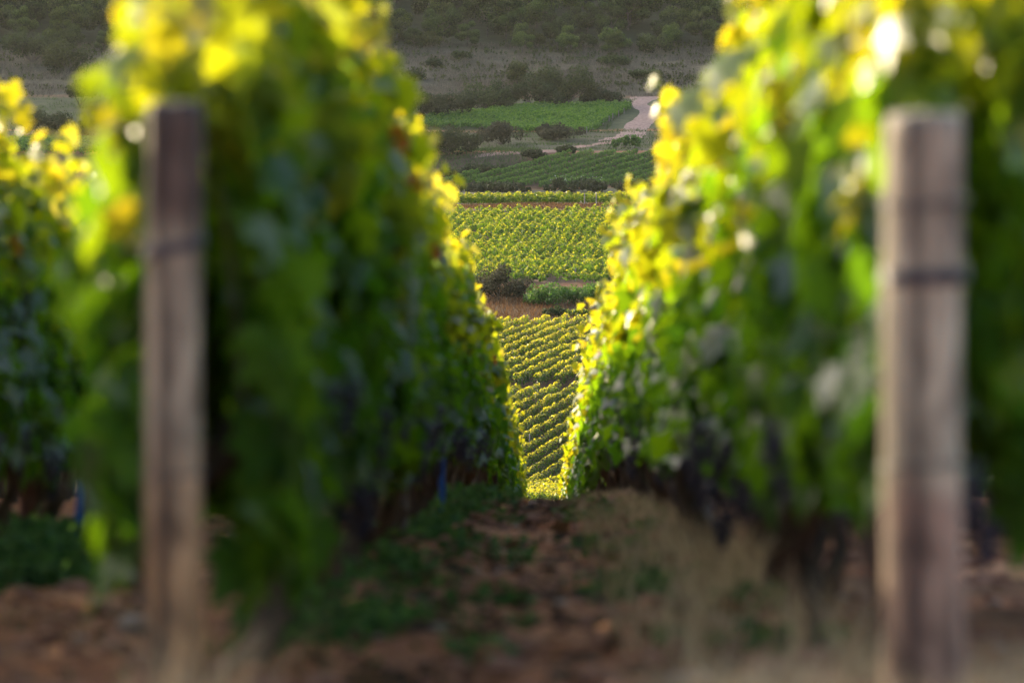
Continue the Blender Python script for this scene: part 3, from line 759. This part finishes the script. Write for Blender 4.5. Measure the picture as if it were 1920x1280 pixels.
# ------------------------------------------------------------------ shrubs and trees of the valley
def lobes(r, n, w, h, dome=.8):
    L = []
    for i in range(n):
        a = r.uniform(0, 2 * math.pi); q = math.sqrt(r.uniform(0, 1)) * w * .38; zc = h * (.28 + .55 * r.uniform(0, 1) * (1 - (q / (w * .5)) ** 2 * dome))
        L.append((q * math.cos(a), q * math.sin(a), zc, r.uniform(.14, .24) * (w + h) / 2))
    return L
def crown(r, L, n, leaf, zmin=.0):
    i = r.integers(0, len(L), n); Lc = np.array(L)[i]
    d = norm(r.normal(0, 1, (n, 3))); rad_ = Lc[:, 3] * (.60 + .5 * r.uniform(0, 1, n) ** .5)
    rad_ *= 1 + .25 * r.normal(0, 1, n) * (r.uniform(0, 1, n) > .85)
    P = Lc[:, :3] + d * rad_[:, None] * [1, 1, .85]; P[:, 2] = np.maximum(P[:, 2], zmin + r.uniform(0, .2, n))
    Nn = d + r.normal(0, .5, (n, 3)) + [0, 0, .3]
    V, F = leaves(P, Nn, r.normal(0, 1, (n, 3)) + [0, 0, .5], leaf * r.uniform(.5, 1.4, n))
    age = np.clip(.25 + .35 * d[:, 2] + .25 * hash2(i, i, 3) + r.normal(0, .2, n), 0, 1)  # paler on the upper side of each lobe, with random variation
    return V, F, np.repeat(age, 4)
def stems(r, L, h, base=.12, trunk=True):
    parts = []; k = min(len(L), 9); fork = np.array([0, 0, h * .25]) if trunk else np.array([0, 0, 0.])
    if trunk: parts.append(tube([(0, 0, -.4), (0, .02, h * .12), fork], [base * 1.2, base, base * .8], 7))
    for q in L[:k]:
        e = np.array(q[:3]); mid = fork * .5 + e * .5 + r.normal(0, .08 * h, 3) * [1, 1, .3]
        parts.append(tube([fork + [0, 0, -.02], mid, e], [base * .55, base * .35, base * .1], 5))
    return join(parts)
def shrub(name, loc, w, h, mat, label, seed, cat='shrub', n=None, leaf=None, group=None, trunk=False, depth=None):
    r = np.random.default_rng(seed); D = loc[1]
    leaf = leaf or (.13 if D < 450 else .26)
    n = n or int(min(9000, 600 + 2.6 * w * (h + w) / (leaf * leaf)))
    L = lobes(r, int(7 + 2 * w / max(h, .5)), w, h)
    L = [(a, b, min(c, h - rr * .7), rr) for a, b, c, rr in L]
    rr_ = min(w, h) * .28; L = [(a, b, c, min(rr, rr_ * 1.25)) for a, b, c, rr in L]
    if w > h * 1.3:   # long low masses: fill the foot
        for i in range(int(w / h * 5)): L.append((r.uniform(-.46, .46) * w, r.uniform(-.2, .2) * w, r.uniform(.2, .62) * h, r.uniform(.2, .32) * h))
    V, F, A = crown(r, L, n, leaf)
    t = empty(name, loc, label, cat, group)
    obj('foliage', mesh('foliage', V, F, {'age': A}, mat=M[mat]), t)
    V, F = stems(r, L, h, .03 * h + .01, trunk); obj('stems', mesh('stems', V, F, smooth=True, mat=M['far_bark']), t)
    return t
# name, centre px, foot py, width px, height px, material, label, search distance
SH = [
 ('broad_bush', 935, 562, 112, 72, 'bramble', 'dark brownish bush at the left foot of the large sunlit vineyard', 356),
 ('creeper_hedge', 1045, 572, 130, 44, 'shade_leaf', 'green creeper-covered hedge just below the large sunlit vineyard', 356),
 ('small_shrub', 1040, 597, 40, 26, 'olive', 'small olive shrub right of the rust-coloured grassy bank', 356),
 ('vine_clump', 1085, 596, 46, 22, 'far_leaf', 'bright leafy clump at the top edge of the slanting sunlit rows', 356),
 ('creeper_hedge', 1120, 568, 90, 44, 'shade_leaf', 'second stretch of the green creeper hedge, running behind the right vine row', 356),
 ('creeper_hedge', 860, 560, 90, 40, 'olive', 'olive hedge end behind the left vine row, left of the brownish bush', 356),
 ('small_shrub', 1005, 566, 34, 24, 'bramble', 'small brownish shrub between the brownish bush and the creeper hedge', 356),
 ('round_tree', 970, 160, 62, 62, 'olive', 'round dark olive tree standing in the grey scrub, left of the widest bush', 740),
 ('wide_bush', 1062, 196, 124, 84, 'olive', 'wide dark bush right of the round olive tree, above the upper vineyard', 740),
 ('dark_thicket', 1000, 203, 104, 66, 'dark', 'dark thicket under the round olive tree', 740),
 ('dark_thicket', 915, 211, 104, 66, 'olive', 'dark thicket left of the round tree, behind the upper vineyard', 740),
 ('dark_thicket', 843, 221, 96, 60, 'dark', 'dark thicket at the left end of the upper vineyard', 740),
 ('dark_thicket', 775, 226, 90, 70, 'dark', 'dark thicket partly behind the left vine row, level with the upper vineyard', 740),
 ('dark_thicket', 1130, 198, 90, 34, 'dark', 'low dark thicket directly left of where the dirt road vanishes', 740),
 ('olive_shrub', 838, 290, 132, 60, 'dark', 'large dark shrub mass at the left below the upper vineyard', 705),
 ('olive_shrub', 940, 272, 88, 52, 'bramble', 'rounded brown-grey bush in the middle below the upper vineyard', 705),
 ('olive_shrub', 1040, 262, 108, 32, 'bramble', 'low brown-grey bush row right of the rounded one', 705),
 ('small_shrub', 1002, 300, 42, 24, 'dark', 'small dark shrub at the top corner of the shaded slanting rows', 690),
 ('small_shrub', 1063, 288, 42, 16, 'dark', 'small flat shrub on the edge of the narrow track', 690),
 ('leafy_sapling', 1155, 280, 14, 28, 'shade_leaf', 'leftmost of the small leafy saplings beside the right end of the track', 700),
 ('leafy_sapling', 1172, 278, 20, 32, 'shade_leaf', 'taller middle one of the leafy saplings beside the right end of the track', 700),
 ('leafy_sapling', 1190, 280, 22, 30, 'shade_leaf', 'rightmost of the leafy saplings, touching the right vine row', 700),
 ('low_hedge', 905, 322, 96, 16, 'dark', 'low dark hedge along the upper left edge of the shaded slanting rows', 690),
 ('low_hedge', 845, 332, 60, 18, 'dark', 'low dark hedge end close to the left vine row', 690),
 ('bramble_hedge', 915, 360, 170, 22, 'dark', 'dark bramble hedge behind the narrow sunlit strip, left half', 575),
 ('bramble_hedge', 1078, 360, 120, 28, 'dark', 'dark bramble hedge dotted with white flowers behind the narrow sunlit strip', 575),
 ('bramble_hedge', 1190, 360, 90, 22, 'dark', 'dark bramble hedge end behind the right vine row', 575),
 ('bramble_hedge', 760, 362, 120, 22, 'dark', 'dark bramble hedge end behind the left vine row', 575),
 ('scrub_bush', 806, 88, 60, 32, 'olive', 'rounded green bush at the foot of the woodland, left part', 800),
 ('scrub_bush', 768, 76, 44, 22, 'olive', 'lower green bush left of the rounded one, at the foot of the woodland', 800),
 ('scrub_bush', 985, 84, 70, 34, 'olive', 'green bush at the foot of the woodland above the round tree', 800),
 ('scrub_bush', 1095, 88, 60, 30, 'olive', 'bush at the woodland foot, midway to the right vine row', 800),
 ('scrub_bush', 1150, 92, 60, 44, 'wood_tree', 'taller bush at the woodland foot on the right', 800),
 ('scrub_bush', 1225, 100, 70, 46, 'wood_tree', 'light green bush just left of the right vine row, above the road', 800),
 ('scrub_bush', 812, 127, 30, 22, 'dark', 'small dark bush alone in the grey scrub, left part', 780),
 ('scrub_bush', 865, 112, 40, 20, 'olive', 'small bush in the grey scrub, centre left', 780),
 ('scrub_bush', 775, 150, 50, 20, 'dark', 'flat dark bush in the brown grass next to the left vine row', 780),
 ('scrub_bush', 1210, 150, 60, 24, 'olive', 'straggly green bush in the scrub above the dirt road', 780),
 ('scrub_bush', 1150, 122, 60, 20, 'olive', 'low olive bush in the scrub between wide bush and right vine row', 780),
 ('scrub_bush', 60, 118, 120, 62, 'olive', 'dark tree-like bush in the upper left corner window', 780),
 ('scrub_bush', 130, 140, 100, 70, 'olive', 'dark bush beside the first leaves of the left vine, upper left corner', 780),
 ('scrub_bush', 90, 253, 110, 50, 'dark', 'dark bush just above the small vineyard at the upper left', 730),
 ('scrub_bush', 165, 256, 70, 40, 'dark', 'dark shrub right end above the small vineyard at the upper left', 730),
 ('scrub_bush', 150, 200, 60, 56, 'olive', 'leafy bush between scrub and small vineyard at the upper left', 730),
 ('scrub_bush', 20, 40, 90, 50, 'dark', 'dark bush in the very top left corner', 790),
 ('scrub_bush', 120, 30, 90, 50, 'wood_tree', 'bush at the top edge, left of the first yellow leaves', 790),
 ('road_verge_shrub', 1262, 222, 70, 46, 'green_grass', 'green verge mound on the outer bend of the dirt road', 720),
 ('edge_shrub', 1902, 325, 80, 70, 'olive', 'dark bush at the right edge beyond the thicker post', 640),
]
for i, (nm, px, py, wp, hp, mt, lb, d0) in enumerate(SH):
    p = at_px(px, py, d0); s = p.y / FPX; p.z = tz(p.x, p.y)
    shrub(nm, p, wp * s, hp * s, mt, lb, 900 + i, 'tree' if nm == 'round_tree' else 'shrub', trunk=nm in ('round_tree', 'leafy_sapling'))
p = at_px(1078, 352, 575); r = np.random.default_rng(3); n = 60
Pf = np.stack([p.x + r.uniform(-3, 3.4, n), p.y + r.uniform(-1.2, -.7, n), tz(p.x, p.y) + r.uniform(.7, 1.6, n)], -1)
V, F = leaves(Pf, r.normal(0, .3, (n, 3)) + [0, -1, .5], r.normal(0, 1, (n, 3)), r.uniform(.05, .13, n))
tag(obj('white_flowers', mesh('white_flowers', V, F, {'age': np.repeat(r.uniform(0, 1, n), 4)}, mat=M['flower'])), 'tiny white flowers sprinkled on the bramble hedge behind the narrow strip', 'flowers', kind='stuff')

# woodland trees
def tree_variant(seed, h=10, w=8):
    r = np.random.default_rng(seed); L = []
    for i in range(17):
        a = r.uniform(0, 6.28); q = math.sqrt(r.uniform(0, 1)) * w * .42; zc = h * (.20 + .66 * r.uniform(0, 1) * (1 - .8 * (q / (w * .5)) ** 2))
        L.append((q * math.cos(a), q * math.sin(a), zc, r.uniform(.13, .22) * w))
    V, F, A = crown(r, L, 7500, .30, .2)
    Vt, Ft = stems(r, L, h, .16)
    return mesh('crown', V, F, {'age': A}, mat=M['wood_tree']), mesh('trunk', Vt, Ft, smooth=True, mat=M['far_bark'])
TV = [tree_variant(40 + i, 10 + (i % 3), 7.5 + i % 2) for i in range(5)]
r = np.random.default_rng(99)
for yy in (851, 858, 866, 875, 885, 897, 910):
    xx = -96 + r.uniform(0, 5)
    while xx < 92:
        x_, y_ = xx + r.uniform(-1, 1), yy + r.uniform(-4, 4)
        v = int(r.integers(5)); t = empty('woodland_tree', (x_, y_, tz(x_, y_) - .2), None, 'tree')
        s = r.uniform(.65, 1.05) * (.55 if yy == 851 else .8 if yy == 858 else 1); t.scale = (s * r.uniform(.85, 1.15), s, s * r.uniform(.85, 1.1)); t.rotation_euler.z = r.uniform(0, 6.28)
        px = 1020 + x_ / y_ * FPX
        if px < 560: t['label'] = 'one of the woodland trees at the top left, beyond the left vine row'; t['group'] = 'woodland trees on the left'
        elif px > 1330: t['label'] = 'one of the woodland trees on the far hillside behind the right vine row'; t['group'] = 'woodland trees on the right'
        elif yy < 860: t['label'] = 'one of the front trees of the hazy woodland edge directly above the grey scrub'; t['group'] = 'front trees of the woodland'
        else: t['label'] = 'one of the hazy trees deeper in the woodland that closes the top of the gap'; t['group'] = 'trees deeper in the woodland'
        obj('crown', TV[v][0], t); obj('trunk', TV[v][1], t)
        xx += r.uniform(6.0, 8.5)

# grey scrub, dry grass and rust-coloured banks
r = np.random.default_rng(31)
xs_, ys_ = scatter(r, 150000, -95, 85, 802, 856, clumpy(7, -.25, 3, 6, 3))
blades('grey_scrub', P3(xs_, ys_), r.uniform(.2, 1.0, len(xs_)), r.uniform(.03, .07, len(xs_)), 1.0, 'scrub', 'grey leafless scrub covering the slope above the upper vineyard', 'scrub', r)
xs_, ys_ = scatter(r, 30000, -95, 85, 802, 858, clumpy(19, .02, 4, 5, 2.5))
weeds('scrub_greenery', xs_[:5200], ys_[:5200], r.uniform(.2, .8, 5200), r, .30, 'patchy low green bushes mixed into the grey scrub', 'olive', 12)
xs_, ys_ = scatter(r, 26000, -30, 30, 706, 762, clumpy(23, -.15, 3, 3, 2))
xe, ye = scatter(r, 16000, -32, -1, 690, 712, lambda x, y: np.where(x < -6.3 + (y - 690) * .36, 1., 0.))
xg, yg = scatter(r, 30000, -95, -36, 706, 802, clumpy(29, -.2, 3, 5, 3)); xh, yh = scatter(r, 9000, 3, 30, 762, 800, lambda x, y: np.where((x > 22 + (y - 790) * .2) | (x < 9.5 + (y - 770) * .12), 1., 0.))
xs_, ys_ = np.concatenate([xs_, xe, xg, xh]), np.concatenate([ys_, ye, yg, yh])
blades('meadow_grass', P3(xs_, ys_), r.uniform(.12, .5, len(xs_)), r.uniform(.04, .10, len(xs_)), .8, 'green_grass', 'rough grass on the terrace around the narrow track', 'grass', r)
xs_, ys_ = scatter(r, 46000, -20, 20, 356, 392, lambda x, y: np.where((x > -4.5) & (x < .6) , 1., .4))
blades('rust_grass', P3(xs_, ys_), r.uniform(.15, .7, len(xs_)), r.uniform(.02, .045, len(xs_)), .9, 'rust_grass', 'rust-brown tall grass on the little bank above the slanting sunlit rows', 'grass', r)
xs_, ys_ = scatter(r, 24000, -40, 40, 551, 560.2, None)
blades('rust_grass', P3(xs_, ys_), r.uniform(.1, .45, len(xs_)), r.uniform(.03, .07, len(xs_)), .9, 'rust_grass', 'rust-coloured dry grass strip between the large sunlit vineyard and the narrow strip', 'grass', r)
xs_, ys_ = scatter(r, 9000, -6, 6, 120, 300, None)
blades('dry_grass', P3(xs_, ys_), r.uniform(.1, .45, len(xs_)), r.uniform(.01, .03, len(xs_)), .9, 'dry', 'sunlit straw grass at the far end of the soil alley', 'grass', r)

# ------------------------------------------------------------------ haze
HZ = True
if HZ:
    x0, x1, y0, y1, z0, z1 = -2900, 2900, -110, 2850, -90, 340
    Vb = [(x, y, z) for z in (z0, z1) for y in (y0, y1) for x in (x0, x1)]
    Fb = [(0, 2, 3, 1), (4, 5, 7, 6), (0, 1, 5, 4), (2, 6, 7, 3), (0, 4, 6, 2), (1, 3, 7, 5)]
    m, ns, ln = newmat('haze')
    pv = N(ns, 'ShaderNodeVolumePrincipled'); pv.inputs['Color'].default_value = (.95, .99, .88, 1)
    pv.inputs['Density'].default_value = .000025; pv.inputs['Anisotropy'].default_value = .4
    o = N(ns, 'ShaderNodeOutputMaterial'); ln.new(pv.outputs[0], o.inputs['Volume'])
    tag(obj('haze', mesh('haze', np.array(Vb), np.array(Fb), mat=m)), 'thin evening haze filling the valley', 'haze', kind='stuff')
